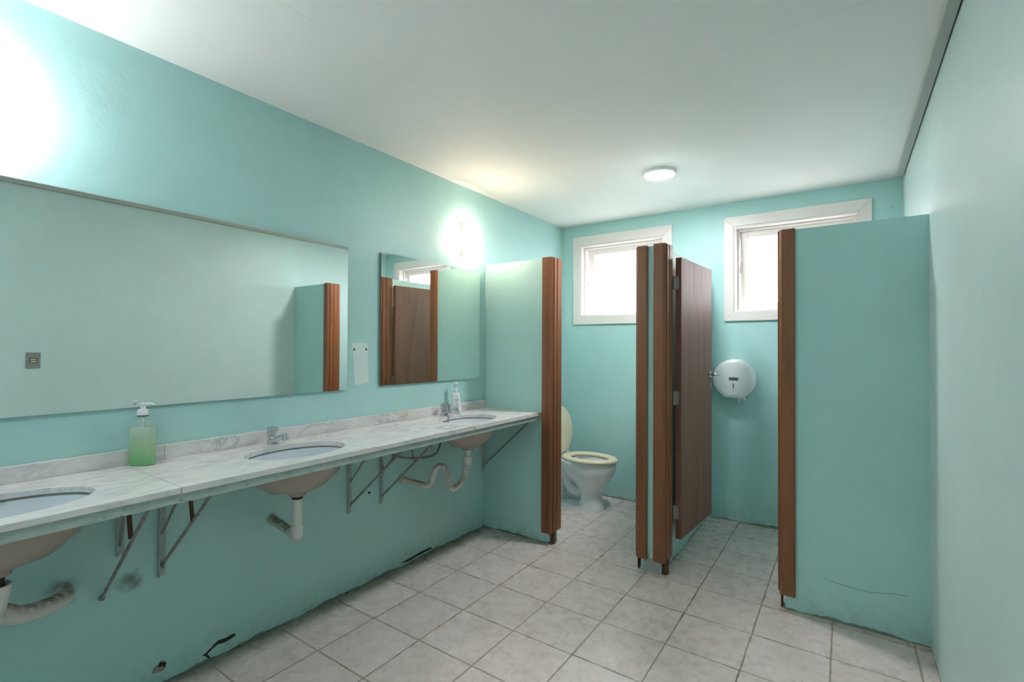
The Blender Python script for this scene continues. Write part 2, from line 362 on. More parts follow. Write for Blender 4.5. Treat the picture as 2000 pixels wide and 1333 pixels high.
struct(obj('wall_stall_right', b, [m_wall, m_crack]), 'broad mint stall wall joined to the pale wall opposite the mirrors', 'stall wall')
# strip along the ceiling edge
b = B(); box(b, (2.512, Y0, 2.467), (2.549, 3.99, CZ)); struct(obj('trim_1', b, m_strip, bevel=.002), 'thin grey strip under the ceiling edge', 'trim')

# ------------------------------------------------------------------ windows
def window(i, tilt, label):
    xa, xb, za, zb, ca, cb, ka, kb = WIN[i]
    r = thing('window_%d' % (i + 1), label, 'window', ((xa + xb) / 2, D, za)); r['kind'] = 'structure'
    X, Y, Z = r.location
    def L(bm):
        bmesh.ops.translate(bm, vec=(-X, -Y, -Z), verts=bm.verts); return bm
    b = B(); t = .018                                    # mitred casing
    o_ = [(ca, ka), (cb, ka), (cb, kb), (ca, kb)]; i_ = [(xa, za), (xb, za), (xb, zb), (xa, zb)]
    for k in range(4):
        a0, a1, b1, b0 = o_[k], o_[(k + 1) % 4], i_[(k + 1) % 4], i_[k]
        prism(b, [a0, a1, b1, b0], D - t, D, 'y')
    obj('casing', L(b), m_white, r, bevel=.003)
    b = B(); f = .014                                     # lining boards and the fixed frame
    for (x0, x1, z0, z1) in ((xa, xa + f, za, zb), (xb - f, xb, za, zb), (xa + f, xb - f, za, za + f * .6), (xa + f, xb - f, zb - f, zb)):
        box(b, (x0, D - .01, z0), (x1, D + .13, z1))
    g = .014
    x2, x3, z2, z3 = xa + f, xb - f, za + f * .6, zb - f
    for (x0, x1, z0, z1) in ((x2, x2 + g, z2, z3), (x3 - g, x3, z2, z3), (x2 + g, x3 - g, z2, z2 + g * .6), (x2 + g, x3 - g, z3 - g, z3)):
        box(b, (x0, D + .055, z0), (x1, D + .10, z1))
    obj('frame', L(b), m_white, r, bevel=.002)
    # awning sash, hinged at the top, foot pushed outwards
    sx0, sx1, sh = x2 + .014, x3 - .014, (z3 - .006) - (z2 + .004); st = .056
    hy, hz = D + .105, z3 - .006
    def place(bm):
        bmesh.ops.rotate(bm, cent=(0, 0, 0), matrix=Matrix.Rotation(tilt, 3, 'X'), verts=bm.verts)
        bmesh.ops.translate(bm, vec=(0, hy, hz), verts=bm.verts); return L(bm)
    b = B()
    for (x0, x1, z0, z1) in ((sx0, sx0 + st, -sh, 0), (sx1 - st, sx1, -sh, 0), (sx0 + st, sx1 - st, -sh, -sh + st), (sx0 + st, sx1 - st, -st, 0)):
        box(b, (x0, -.014, z0), (x1, .014, z1))
    sash = obj('sash', place(b), m_white, r, bevel=.003)
    b = B(); box(b, (sx0 + st, -.002, -sh + st), (sx1 - st, .002, -st)); obj('pane', place(b), m_glass, sash)
    b = B(); hx = (sx0 + sx1) / 2 + .09
    box(b, (hx - .012, -.026, -sh + .012), (hx + .012, -.014, -sh + .045)); box(b, (hx - .02, -.046, -sh + .02), (hx + .03, -.026, -sh + .034))
    obj('latch', place(b), m_black, sash, bevel=.003)
    b = B(); tube(b, [Vector((sx0 + .004 - X, D + .075 - Y, hz - .34 - Z)), Vector((sx0 + .004 - X, D + .105 + sin(tilt) * .22 - Y, hz - .22 * cos(tilt) - Z))], .004, 8)
    obj('stay_arm', b, m_steel, r)
    return r
window(0, radians(15), 'high white awning window over the toilet, tilted open wider')
window(1, radians(5.5), 'high white awning window over the paper dispenser, barely open')

# ------------------------------------------------------------------ door jambs (casing on the aisle side, lining round the wall end)
def jamb(x_wall, side, label, ztop, lap, rot_w):
    """side=+1: opening lies towards +x"""
    r = thing('door_jamb', label, 'door frame', (x_wall, P, 0), group='wooden jambs of the toilet stalls')
    s = side; z0, z1 = .075, HT + ztop
    b = B(); o = [(s * -lap, .002), (s * -lap, -.015), (s * -(lap - .005), -.019), (s * .014, -.019), (s * .026, -.007), (s * .026, .002)]
    prism(b, o, z0, z1 + .003); 
    obj('casing', b, m_jamb, r)
    b = B(); o = [(0, .004), (s * .033, .004), (s * .034, .006), (s * .034, .035), (s * .030, .037), (s * .030, .043), (s * .036, .045), (s * .036, PT - .012), (s * .028, PT), (0, PT)]
    prism(b, o, z0 + .012, z1); obj('lining', b, m_jamb, r)
    b = B(); o = [(s * -lap, PT), (s * -lap, PT + .014), (s * .014, PT + .014), (s * .022, PT + .004), (s * .022, PT)]
    prism(b, o, z0 + .02, z1 - .002); obj('casing', b, m_jamb, r)
    b = B(); n = 9; random.seed(int(x_wall * 100))
    rings = []
    for k, z in enumerate((0.0, .02, .045, .07, z0 + .02)):
        wv = rot_w * (1 - .22 * k / 4 if k < 3 else 1.0) * (.75 + .25 * (k / 4))
        rings.append([(s * (.018 + wv * cos(2 * pi * i / n) * random.uniform(.8, 1.15)), .03 + .028 * sin(2 * pi * i / n) * random.uniform(.8, 1.15), z) for i in range(n)])
    f = obj('rotted_foot', (loft(b, rings), b)[1], m_rot, r); f['label'] = 'rotted dark foot of the jamb'
    return r
jamb(.566, 1, 'brown wooden jamb capping the stall wall at the end of the marble counter', 0, .054, .014)
jamb(1.210, -1, 'brown wooden jamb on the toilet-bowl side of the wall between the stalls', 0, .042, .007)
jamb(1.335, 1, 'brown wooden jamb carrying the open stall door in front of the paper dispenser', 0.004, .045, .021)
jamb(1.980, -1, 'brown wooden jamb edging the broad stall wall by the pale wall', 0, .046, .007)

# ------------------------------------------------------------------ stall doors
def stall_door(hx, side, ang, label, lever=True):
    """hinge line at (hx, P+PT); side=+1 leaf lies on the +x side of the divider"""
    r = thing('stall_door', label, 'door', (hx, P + PT + .004, .188), 0, group='wooden stall doors'); r['kind'] = 'thing'
    r.rotation_euler = (0, 0, -side * ang); s = side; Hd, Wd, T = 1.712, .605, .035
    b = B(); box(b, (0 if s > 0 else -T, 0, 0), (T if s > 0 else 0, Wd, Hd)); obj('panel', b, m_door, r, bevel=.0015)
    for k, z in enumerate((1.52, .815, .12)):
        b = B(); x = s * .002
        xa, xb = sorted((s * -.018, s * .020)); box(b, (xa, -.003, z), (xb, 0, z + .078))
        tube(b, [(s * -.006, -.006, z - .004), (s * -.006, -.006, z + .082)], .005, 8)
        for dz in (.014, .039, .064):
            tube(b, [(s * .012, -.0045, z + dz), (s * .012, -.002, z + dz)], .0035, 6)
        obj('hinge', b, m_steel, r)
    for face in (1, -1):
        fx = (T if face > 0 else 0) if s > 0 else (0 if face > 0 else -T)
        b = B(); y = Wd - .045; z = .978
        tube(b, [(fx, y, z), (fx + face * .006, y, z)], .024, 20); tube(b, [(fx + face * .004, y, z), (fx + face * .045, y, z)], .008, 12)
        path = catmull([(fx + face * .045, y, z), (fx + face * .058, y - .012, z), (fx + face * .060, y - .05, z + .003), (fx + face * .050, y - .092, z + .001)], 6)
        tube(b, path, .011, 12, squash=.75)
        obj('lever_handle', b, m_chrome, r, smooth='auto')
        b = B(); z -= .078; tube(b, [(fx, y, z), (fx + face * .005, y, z)], .021, 20)
        box(b, (min(fx, fx + face * .006), y - .003, z - .008), (max(fx, fx + face * .006), y + .003, z + .008), 1)
        obj('keyhole_plate', b, [m_chrome, m_black], r, smooth='auto')
    return r
stall_door(1.384, 1, radians(4.2), 'open brown veneer stall door with a chrome lever beside the paper dispenser')
stall_door(1.174, -1, radians(4.4), 'open brown stall door seen in the small mirror, folded beside the toilet')

# ------------------------------------------------------------------ mirrors
def mirror(y0, y1, z0, z1, label, clip=0):
    r = thing('wall_mirror', label, 'mirror', (0, (y0 + y1) / 2, z0)); c = (y0 + y1) / 2
    b = B(); box(b, (0.0, y0 - c + .02, .02), (.010, y1 - c - .02, z1 - z0 - .02)); obj('backing', b, m_medge, r)
    b = B(); pts = [(y0 - c, 0), (y1 - c - clip, 0), (y1 - c, clip * .25), (y1 - c, z1 - z0), (y0 - c, z1 - z0)] if clip else [(y0 - c, 0), (y1 - c, 0), (y1 - c, z1 - z0), (y0 - c, z1 - z0)]
    prism(b, pts, .010, .014, 'x')
    o = obj('glass', b, [m_medge, m_mirror], r)
    for p in o.data.polygons:
        if abs(p.normal.x) > .9 and p.center.x > .0135: p.material_index = 1
    return r
mirror(-.62, 1.655, 1.112, 1.892, 'long frameless wall mirror above the green soap bottle')
mirror(1.882, 2.806, 1.118, 1.900, 'smaller frameless mirror reflecting a brown stall door, by the lit sconce', .06)

# ------------------------------------------------------------------ marble counter: three slabs with oval cut-outs, backsplash strips
ZT, ZB, XF = .898, .876, .502
HX, HA, HB = .285, .212, .150
BAS = [.30, 1.205, 2.355]
def ell(n, cy, a=HA, bb=HB, z=0):
    return [(HX + bb * cos(2 * pi * i / n), cy + a * sin(2 * pi * i / n), z) for i in range(n)]
def slab(y0, y1, cy, label):
    oc = (0, (y0 + y1) / 2, ZB); x0 = .0005
    angs = sorted(set([2 * pi * i / 72 for i in range(72)] + [math.atan2((yy - cy) / HA, (xx - HX) / HB) % (2 * pi) for xx in (x0, XF) for yy in (y0, y1)]))
    b = B()
    def ring(z, outer):
        L = []
        for a in angs:
            dx, dy = HB * cos(a), HA * sin(a)
            if outer:
                t = min([((XF if dx > 0 else x0) - HX) / dx if abs(dx) > 1e-9 else 9e9, ((y1 if dy > 0 else y0) - cy) / dy if abs(dy) > 1e-9 else 9e9])
                dx, dy = dx * t, dy * t
            L.append(b.verts.new((HX + dx, cy + dy - oc[1], z)))
        return L
    T = ZT - ZB; it, ib, ot, ob_ = ring(T, 0), ring(0, 0), ring(T, 1), ring(0, 1); n = len(angs)
    for i in range(n):
        j = (i + 1) % n
        for q in ((it[i], it[j], ot[j], ot[i]), (ib[i], ib[j], ob_[j], ob_[i]), (it[i], it[j], ib[j], ib[i]), (ot[i], ot[j], ob_[j], ob_[i])): b.faces.new(q)
    o = obj('marble_countertop', b, m_marble, loc=oc, bevel=.006, seg=3)
    return tag(o, label, 'countertop', 'marble slabs of the washbasin counter')
slab(-.55, .6770, BAS[0], 'marble counter slab around the cropped basin with the ribbed drain hose')
slab(.6780, 1.8225, BAS[1], 'marble counter slab around the middle basin, with straight drain pipe below')
slab(1.8235, P - .001, BAS[2], 'marble counter slab around the basin beside the stall wall')
for (y0, y1, lab) in ((-.55, .8005, 'marble backsplash strip behind the green soap bottle'), (.8010, 1.8175, 'marble backsplash strip behind the middle basin tap'), (1.8180, P - .001, 'marble backsplash strip behind the white pump bottle')):
    b = B(); box(b, (.0005, (y0 - y1) / 2, 0), (.020, (y1 - y0) / 2, .056)); tag(obj('backsplash', b, m_marble2, loc=(0, (y0 + y1) / 2, ZT + .0003), bevel=.0015), lab, 'backsplash', 'marble backsplash strips')
# steel angle under the front edge
b = B(); y0, y1 = -.55, P - .002; box(b, (XF - .014, y0, -.031), (XF - .010, y1, -.0015)); box(b, (XF - .045, y0, -.0045), (XF - .014, y1, -.0015))
tag(obj('support_rail', b, m_iron, loc=(0, 0, ZB)), 'pale painted iron rail under the front edge of the marble counter', 'rail')

# ------------------------------------------------------------------ basins
def basin(cy, label):
    r = thing('washbasin', label, 'sink', (HX, cy, ZB - .175), group='oval washbasins'); zt = .1735; n = 48
    def e(a, bb, z): return [(bb * cos(2 * pi * i / n), a * sin(2 * pi * i / n), z) for i in range(n)]
    b = B()
    inner = [(HA + .004, HB + .004, zt), (HA + .002, HB + .002, zt - .005), (HA - .004, HB - .004, zt - .03), (HA - .035, HB - .028, zt - .085), (HA - .09, HB - .065, zt - .125), (.05, .04, zt - .142), (.022, .022, zt - .145)]
    loft(b, [e(*t) for t in inner], False, True)
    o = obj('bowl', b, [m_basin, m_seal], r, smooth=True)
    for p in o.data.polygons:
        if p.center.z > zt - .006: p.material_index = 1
    b = B()
    outer = [(HA + .004, HB + .004, zt), (HA + .022, HB + .02, zt), (HA + .020, HB + .018, zt - .012), (HA + .006, HB + .008, zt - .035), (HA - .03, HB - .02, zt - .09), (HA - .085, HB - .06, zt - .135), (.06, .055, zt - .152), (.036, .036, zt - .158), (.034, .034, zt - .172), (.0215, .0215, zt - .1735)]
    loft(b, [e(*t) for t in outer], False, False)
    u = obj('underside', b, m_under, r, smooth=True); u['label'] = 'unglazed tan underside of the basin'
    b = B(); lathe(b, (0, 0), [(.0215, zt - .1445), (.021, zt - .1425), (.014, zt - .1435), (.012, zt - .150)], 20); obj('drain_ring', b, m_chrome, r, smooth=True)
    return r
basin(BAS[0], 'oval basin with ribbed hose drain, cut by the picture edge')
basin(BAS[1], 'oval basin in the middle of the counter, straight white drain pipe below')
basin(BAS[2], 'oval basin nearest the stall wall, looped drain hose below')

# ------------------------------------------------------------------ drains
ZD = ZB - .178
def ribbed(path, r, pitch=.007, amp=.0022, flat=()):
    pts = resample(path, pitch / 4); return pts, (lambda i: r + (amp * (0 if any(a <= i / len(pts) <= c for a, c in flat) else 1)) * sin(2 * pi * i / 4 + .4))
# 1: basin at the picture edge
r = thing('drain_pipe', 'thick ribbed white drain hose curving into the wall under the cropped basin', 'pipe', (HX, BAS[0], ZD), group='drains under the basins')
o_ = Vector(r.location)
b = B(); lathe(b, (0, 0), [(.020, 0), (.020, -.055)], 20); c = obj('tailpiece', b, m_black, r, smooth='auto'); c['label'] = 'black strainer tailpiece'
b = B(); lathe(b, (0, 0), [(.024, -.036), (.033, -.022), (.035, -.024), (.035, -.036), (.033, -.040), (.031, -.060), (.025, -.085), (.024, -.100)], 28); obj('collar', b, m_pvc, r, smooth='auto')
pw = [Vector((HX, BAS[0], ZD - .085)), Vector((HX, BAS[0] + .001, ZD - .115)), bp(2, 1198, 'x', .268), bp(32, 1202, 'x', .235), bp(72, 1193, 'x', .18), bp(108, 1178, 'x', .12), bp(127, 1165, 'x', .06), bp(122, 1153, 'x', 0)]
b = B(); pts, rf = ribbed(catmull([p - o_ for p in pw], 14), .0245, .0055, .0013); tube(b, pts, rf, 18); obj('ribbed_hose', b, m_hose, r, smooth=True)
# 2: middle basin
r = thing('drain_pipe', 'straight white drain pipe with an elbow under the middle basin', 'pipe', (HX, BAS[1], ZD), group='drains under the basins')
b = B(); lathe(b, (0, 0), [(.024, .002), (.024, -.006), (.021, -.012)], 20); c = obj('gasket', b, m_black, r, smooth='auto'); c['label'] = 'black rubber gasket'
b = B(); lathe(b, (0, 0), [(.0215, -.010), (.0215, -.128)], 24); obj('straight_pipe', b, m_pvc, r, smooth='auto')
b = B(); tube(b, catmull([(0, 0, -.122), (0, 0, -.150), (-.010, .006, -.172), (-.040, .014, -.182), (-.075, .018, -.178)], 8), .0245, 20); obj('elbow', b, m_pvc, r, smooth='auto')
b = B(); tube(b, [(-.06, .017, -.180), (-.150, .028, -.174), (-HX + .001, .044, -.168)], .020, 18); c = obj('wall_pipe', b, m_pvcold, r, smooth='auto'); c['label'] = 'yellowed pipe running into the wall'
# 3: far basin
r = thing('drain_pipe', 'looping white corrugated drain hose under the basin by the stall wall', 'pipe', (HX, BAS[2], ZD), group='drains under the basins')
o_ = Vector(r.location)
b = B(); lathe(b, (0, 0), [(.0165, .002), (.0165, -.055)], 20); obj('tailpiece', b, m_pvc, r, smooth='auto')
b = B(); lathe(b, (0, 0), [(.017, -.038), (.025, -.040), (.027, -.052), (.023, -.062), (.023, -.075), (.019, -.090)], 24); obj('collar', b, m_pvc, r, smooth='auto')
pw = [Vector((HX, BAS[2], ZD - .08)), bp(909, 918, 'x', .28), bp(903, 940, 'x', .27), bp(889, 953, 'x', .26), bp(880, 952, 'x', .25), bp(875, 935, 'x', .235), bp(869, 917, 'x', .22), bp(859, 911, 'x', .205), bp(850, 918, 'x', .19), bp(846, 932, 'x', .175), bp(841, 945, 'x', .16), bp(830, 949, 'x', .14), bp(822, 946, 'x', .125)]
b = B(); pts, rf = ribbed(catmull([p - o_ for p in pw], 14), .0180, .0120, .0034, ((.66, 1.0),)); tube(b, pts, rf, 18); obj('corrugated_hose', b, m_hose, r, smooth=True)
b = B(); tube(b, [bp(828, 948, 'x', .137) - o_, bp(783, 935, 'x', .001) - o_], .016, 16); c = obj('wall_pipe', b, m_pvcold, r, smooth='auto'); c['label'] = 'yellowed pipe running into the wall'
# supply hose
pw = [bp(766, 882, 'x', .001), bp(769, 890, 'x', .02), bp(785, 894, 'x', .03), bp(815, 895, 'x', .035), bp(843, 891, 'x', .04), bp(856, 879, 'x', .05), Vector((.066, 2.36, .79)), Vector((.068, 2.36, .872))]
b = B(); o0 = pw[0].copy(); tube(b, catmull([p - o0 for p in pw], 8), .0065, 12); tag(obj('supply_hose', b, m_rod, loc=o0, smooth=True), 'thin grey water hose looping behind the counter brackets', 'hose')

# ------------------------------------------------------------------ brackets
def bracket(y, label, zlow, vy=None, vz=None, inner=True, full=True, topx=.475):
    r = thing('counter_bracket', label, 'bracket', (0, y, zlow), group='iron brackets under the counter'); zt = ZB - .003 - zlow
    vy = (vy - y) if vy else 0
    b = B(); box(b, (.0005, vy - .012, (vz - zlow) if vz else 0), (.004, vy + .014, zt)); box(b, (.004, vy - .012, (vz - zlow) if vz else 0), (.016, vy - .008, zt)); obj('wall_bar', b, m_iron, r)
    b = B(); box(b, (.004, -.009, zt - .003), (topx, .009, zt)); box(b, (.018, -.009, zt - .018), (topx - .02, -.006, zt - .003)); obj('top_bar', b, m_iron, r)
    b = B(); tube(b, [(.006, 0, .040 if not vz else .0), (topx - .02, 0, zt - .012)], .006, 10); tube(b, [(.001, 0, .040 if not vz else .0), (.012, 0, .040 if not vz else .0)], .009, 8); obj('diagonal_rod', b, m_rod, r)
    if inner:
        z1 = .60 - zlow; b = B(); tube(b, [(.006, vy, z1), (.235, 0, zt - .010)], .0048, 8); obj('short_rod', b, m_rod, r)
        b = B(); k = .60; mx, mz = .006 + (topx - .026) * k, .040 + (zt - .052) * k
        tube(b, [(.235, 0, zt - .008), (mx, 0, mz)], .0075 if full else .0055, 8); c = obj('strut', b, m_rust if full else m_rod, r)
        if full: c['label'] = 'rusty dark strut'
    return r
bracket(.615, 'iron bracket nearest the ribbed hose, fixed low on the wall beside a dark stain', .425, vy=.667, vz=.56)
bracket(.801, 'iron bracket with rusty strut between the stained wall and the middle basin', .433)
bracket(1.684, 'iron bracket just past the middle basin, in front of a twin', .436, full=False)
bracket(1.905, 'iron bracket below the last slab joint, crossed by the grey hose', .431, full=False)
bracket(2.862, 'bare diagonal iron bracket in the corner against the stall wall', .415, inner=False)

# ------------------------------------------------------------------ taps
def tap(cy, label):
    r = thing('basin_tap', label, 'tap', (.070, cy, ZT), group='chrome basin taps')
    b = B(); lathe(b, (0, 0), [(.027, 0), (.027, .004), (.024, .007), (.023, .018), (.018, .023), (.012, .026)], 24)
    rings = []
    for t in [i / 8 for i in range(9)]:
        x = .004 + .10 * t; z = .013 + .036 * t; wy = .024 - .011 * t; hz = .013 - .003 * t
        rings.append([(x + .35 * hz * cos(a) * -1, wy * sin(a), z + hz * cos(a)) for a in [2 * pi * k / 16 for k in range(16)]])
    loft(b, rings); tube(b, [(.102, 0, .052), (.112, 0, .030)], .012, 18); tube(b, [(.100, 0, .056), (.104, 0, .050)], .0105, 18)
    obj('spout', b, m_chrome, r, smooth='auto')
    b = B(); n = 24
    def lobe(r0, z): return [(r0 * (1 + .09 * cos(6 * a)) * cos(a), r0 * (1 + .09 * cos(6 * a)) * sin(a), z) for a in [2 * pi * k / 48 for k in range(48)]]
    loft(b, [lobe(.014, .024), lobe(.019, .028), lobe(.0225, .056), lobe(.0235, .070), lobe(.019, .075)])
    h = obj('knob', b, m_acrylic, r, smooth=True); h['label'] = 'clear fluted acrylic knob'
    b = B(); lathe(b, (0, 0), [(.0085, .022), (.0085, .074)], 14); lathe(b, (0, 0), [(.014, .0745), (.014, .077), (.010, .079)], 20); obj('spindle', b, m_chrome, h, smooth='auto')
    return r
tap(BAS[0], 'chrome tap behind the cropped basin, just outside the picture'); tap(1.212, 'chrome tap with clear knob behind the middle basin'); tap(2.365, 'chrome tap with clear knob beside the white pump bottle')

# ------------------------------------------------------------------ bottles
def rrect(hx, hy, z, rr, n=6, rot=0, ox=0, oy=0):
    out = []
    for cx, cy, a0 in ((hx - rr, hy - rr, 0), (-hx + rr, hy - rr, pi / 2), (-hx + rr, -hy + rr, pi), (hx - rr, -hy + rr, 3 * pi / 2)):
        for k in range(n): a = a0 + pi / 2 * k / (n - 1); out.append((ox + cx + rr * cos(a), oy + cy + rr * sin(a), z))
    return out
r = thing('soap_bottle', 'clear pump bottle half full of green soap on the marble counter', 'soap bottle', (.062, .714, ZT + .0005), radians(40)); r.scale = (.87, .87, .95)
def body(bm, s=0.):      # local x = broad axis, y = depth
    loft(bm, [rrect(.044 - s, .021 - s, s, .012), rrect(.047 - s, .024 - s, .006 + s, .014), rrect(.048 - s, .025 - s, .150, .014), rrect(.046 - s, .024 - s, .158, .014), rrect(.030, .019 - s, .174, .012), rrect(.016, .0155, .186, .0150), rrect(.0145, .0145, .194, .0144)])
b = B(); body(b); obj('clear_shell', b, m_bottle, r, smooth='auto')
b = B(); s = .0022; loft(b, [rrect(.044 - s, .021 - s, s, .012), rrect(.047 - s, .024 - s, .008, .013), rrect(.048 - s, .025 - s, .147, .013)]); obj('liquid_soap', b, m_soap, r, smooth='auto')
def pump(parent, z, sc, ang, ring=True):
    b = B(); c = sc
    lathe(b, (0, 0), [(.021 * c, z), (.021 * c, z + .018 * c), (.018 * c, z + .023 * c)], 28); obj('screw_cap', b, m_cap, parent, smooth='auto')
    if ring: b = B(); lathe(b, (0, 0), [(.0205 * c, z - .004), (.0205 * c, z)], 28); q = obj('neck_ring', b, m_black, parent, smooth='auto'); q['label'] = 'dark ring under the cap'
    b = B(); lathe(b, (0, 0), [(.0095 * c, z + .022 * c), (.0095 * c, z + .038 * c), (.0135 * c, z + .041 * c), (.0135 * c, z + .046 * c)], 20)
    d = Vector((cos(ang), sin(ang), 0)); h = z + .044 * c
    tube(b, catmull([d * -.008 * c + Vector((0, 0, h)), d * .015 * c + Vector((0, 0, h + .001)), d * .033 * c + Vector((0, 0, h + .0015)), d * .048 * c + Vector((0, 0, h - .003 * c))], 6), lambda i: (.0055 - .0001 * i) * c, 10, squash=.7)
    hd = obj('pump_head', b, m_cap, parent, smooth='auto'); return hd
pump(r, .197, 1., 0)
b = B(); tube(b, [(0, 0, .195), (0, 0, .150)], .0035, 8); obj('dip_tube', b, m_cap, r)
r = thing('pump_bottle', 'white pump bottle with faded print beside the chrome tap near the mirror', 'soap bottle', (.058, 2.492, ZT + .0005), radians(42))
b = B(); loft(b, [rrect(.039, .023, 0, .016), rrect(.041, .025, .006, .018), rrect(.040, .0245, .03, .018), rrect(.028, .021, .128, .018), rrect(.024, .018, .134, .016), rrect(.013, .013, .137, .0128), rrect(.012, .012, .150, .0118)]); obj('bottle_body', b, m_bottle2, r, smooth='auto')
b = B()
for (x, z, w_, h_) in ((.010, .108, .014, .0015), (.010, .090, .020, .003), (.014, .084, .014, .002), (.006, .087, .004, .002), (.010, .066, .018, .002), (.012, .060, .012, .0015), (.012, .050, .014, .0018)):
    yy = -(.0250 - .0040 * (z - .03) / .098) - .0004; box(b, (x - w_ / 2, yy - .0002, z), (x + w_ / 2, yy + .0012, z + h_))
q = obj('printed_lettering', b, m_ink, r); q['label'] = 'faded illegible brown print'
pump(r, .150, .62, radians(-60), False)
b = B(); lathe(b, (0, 0), [(.0145, .172), (.0145, .200)], 18); q = obj('clear_cap', b, m_bottle, r, smooth='auto')
b = B(); lathe(b, (0, 0), [(.0155, .196), (.0155, .205), (.014, .208)], 18); q = obj('pump_top', b, m_cap, r, smooth='auto')

# ------------------------------------------------------------------ toilet
ty = 3.725
r = thing('toilet', 'white toilet with raised cream lid in the stall', 'toilet', (.36, ty, 0)); ox = -.36
def E_(xb, xf, hw, z, p=1., xm=None): return egg(xb + ox, xf + ox, hw, 0, z, 40, p, None if xm is None else xm + ox)
b = B()
loft(b, [E_(.37, .590, .100, 0, .8), E_(.375, .590, .100, .03, .8), E_(.40, .572, .088, .08, .8), E_(.40, .572, .090, .15, .85), E_(.37, .592, .108, .19, .9), E_(.31, .632, .138, .24, 1), E_(.25, .668, .162, .29, 1), E_(.20, .688, .175, .34, 1), E_(.17, .695, .178, .375, 1), E_(.16, .698, .180, .400, 1), E_(.165, .694, .176, .408, 1),
         E_(.25, .640, .125, .406, 1), E_(.26, .630, .118, .385, 1), E_(.28, .61, .105, .32, 1), E_(.32, .53, .07, .26, 1), E_(.36, .48, .045, .24, 1)], True, True)
loft(b, [E_(.14, .52, .108, 0, .55), E_(.145, .52, .104, .028, .55), E_(.16, .50, .09, .036, .55)])
loft(b, [E_(.13, .30, .10, .26, .6), E_(.12, .32, .13, .33, .6), E_(.12, .34, .155, .40, .6)])
tube(b, catmull([(.44 + ox, 0, .17), (.36 + ox, 0, .13), (.29 + ox, 0, .17), (.26 + ox, 0, .27), (.21 + ox, 0, .26), (.19 + ox, 0, .15), (.19 + ox, 0, .01)], 8), .052, 18)
for sgn in (-1, 1): tube(b, [(.28 + ox, sgn * .085, .03), (.28 + ox, sgn * .085, .046)], .012, 10)
obj('bowl', b, m_porc, r, smooth='auto')
b = B(); loft(b, [E_(.31, .55, .07, .272), E_(.31, .55, .07, .274)]); obj('water', b, simple('toilet_water', (.45, .6, .6), .03), r)
b = B()
def seatring(zs):
    rings = []
    for (k, z) in zs:      # k: 0 outer .. 1 inner
        xb, xf, hw = .225 + .075 * k, .708 - .075 * k, .188 - .074 * k; rings.append(E_(xb, xf, hw, z))
    return rings
rg = seatring([(0.03, .410), (0, .416), (0, .424), (.08, .431), (.35, .436), (.7, .434), (.95, .428), (1, .420), (.97, .410)])
loft(b, rg + [rg[0]], False, False); bmesh.ops.remove_doubles(b, verts=b.verts, dist=1e-6)
obj('seat_ring', b, m_seat, r, smooth=True)
b = B(); n = 40; outline = []
for i in range(n):
    a = 2 * pi * i / n; c, s = cos(a), sin(a); h = .20 + (.205 if c > 0 else .19) * c
    outline.append((.188 * math.copysign(abs(s) ** (1 if c > 0 else .85), s) * (1 if c > 0 else 1 - .22 * c * c), h))
def lidring(x, k): return [(x, y * k, .20 + (h - .20) * k) for y, h in outline]
loft(b, [lidring(-.010, .96), lidring(-.008, .99), lidring(.004, 1), lidring(.010, .985), lidring(.012, .95)])
l_ = obj('lid', b, m_seat, r, smooth='auto'); l_.location = (.222 + ox, 0, .432); l_.rotation_euler = (0, radians(-7), 0)
for sgn in (-1, 1):
    b = B(); tube(b, [(-.006, sgn * .075 - .018, -.004), (-.006, sgn * .075 + .018, -.004)], .011, 12); h_ = obj('hinge_barrel', b, m_seat, r); h_.location = (.222 + ox, 0, .432)

# ------------------------------------------------------------------ paper dispenser
r = thing('paper_dispenser', 'round white jumbo toilet paper dispenser on the wall beside the open door', 'paper dispenser', (1.533, D, 1.113))
def disp(rad, y, dz=0):
    pts = []; R0 = rad
    for i in range(37):
        a = radians(-38) + radians(256) * i / 36; pts.append((R0 * cos(a), y, R0 * sin(a)))
    k = rad / .15
    pts += [(-.066 * k, y, -.148 * k + dz), (.066 * k, y, -.148 * k + dz)]
    return pts
b = B(); loft(b, [disp(.150, -.001), disp(.152, -.035), disp(.151, -.085), disp(.147, -.100), disp(.128, -.112), disp(.124, -.113)]); obj('cover', b, m_abs, r, smooth='auto')
b = B(); box(b, (-.030, -.1145, -.012), (.036, -.112, .012)); obj('level_window', b, m_window_grey, r)
b = B(); box(b, (-.003, -.1145, -.072), (.003, -.112, -.034)); obj('lock_slot', b, m_black, r)
b = B(); box(b, (.045, -.085, -.155), (.085, -.02, -.120)); box(b, (.083, -.06, -.146), (.087, -.045, -.130), 1); obj('catch', b, [m_abs, m_black], r, bevel=.003)
b = B(); loft(b, [[(.022, -.062, -.140), (.045, -.062, -.140), (.045, -.060, -.140), (.022, -.060, -.140)], [(.022, -.066, -.170), (.044, -.066, -.172), (.044, -.064, -.172), (.022, -.064, -.170)], [(.026, -.062, -.182), (.040, -.062, -.184), (.040, -.060, -.184), (.026, -.060, -.182)]])
tag(obj('toilet_paper', b, simple('tissue', (.78, .82, .80), .9), loc=(1.533, D, 1.113)), 'short white paper end hanging from the round dispenser', 'toilet paper')
b = B(); tube(b, [(0, 0, 0), (0, -.004, 0)], .006, 8); tag(obj('wall_screw', b, m_steel, loc=(1.548, D, 1.274)), 'small screw head just above the round dispenser', 'screw')
b = B(); tube(b, [(0, 0, 0), (0, -.004, 0)], .005, 8); q = bp(1744, 405, 'y', D); tag(obj('wall_screw', b, m_steel, loc=(q.x, D, q.z)), 'small dark screw high between the second window and the pale wall', 'screw')

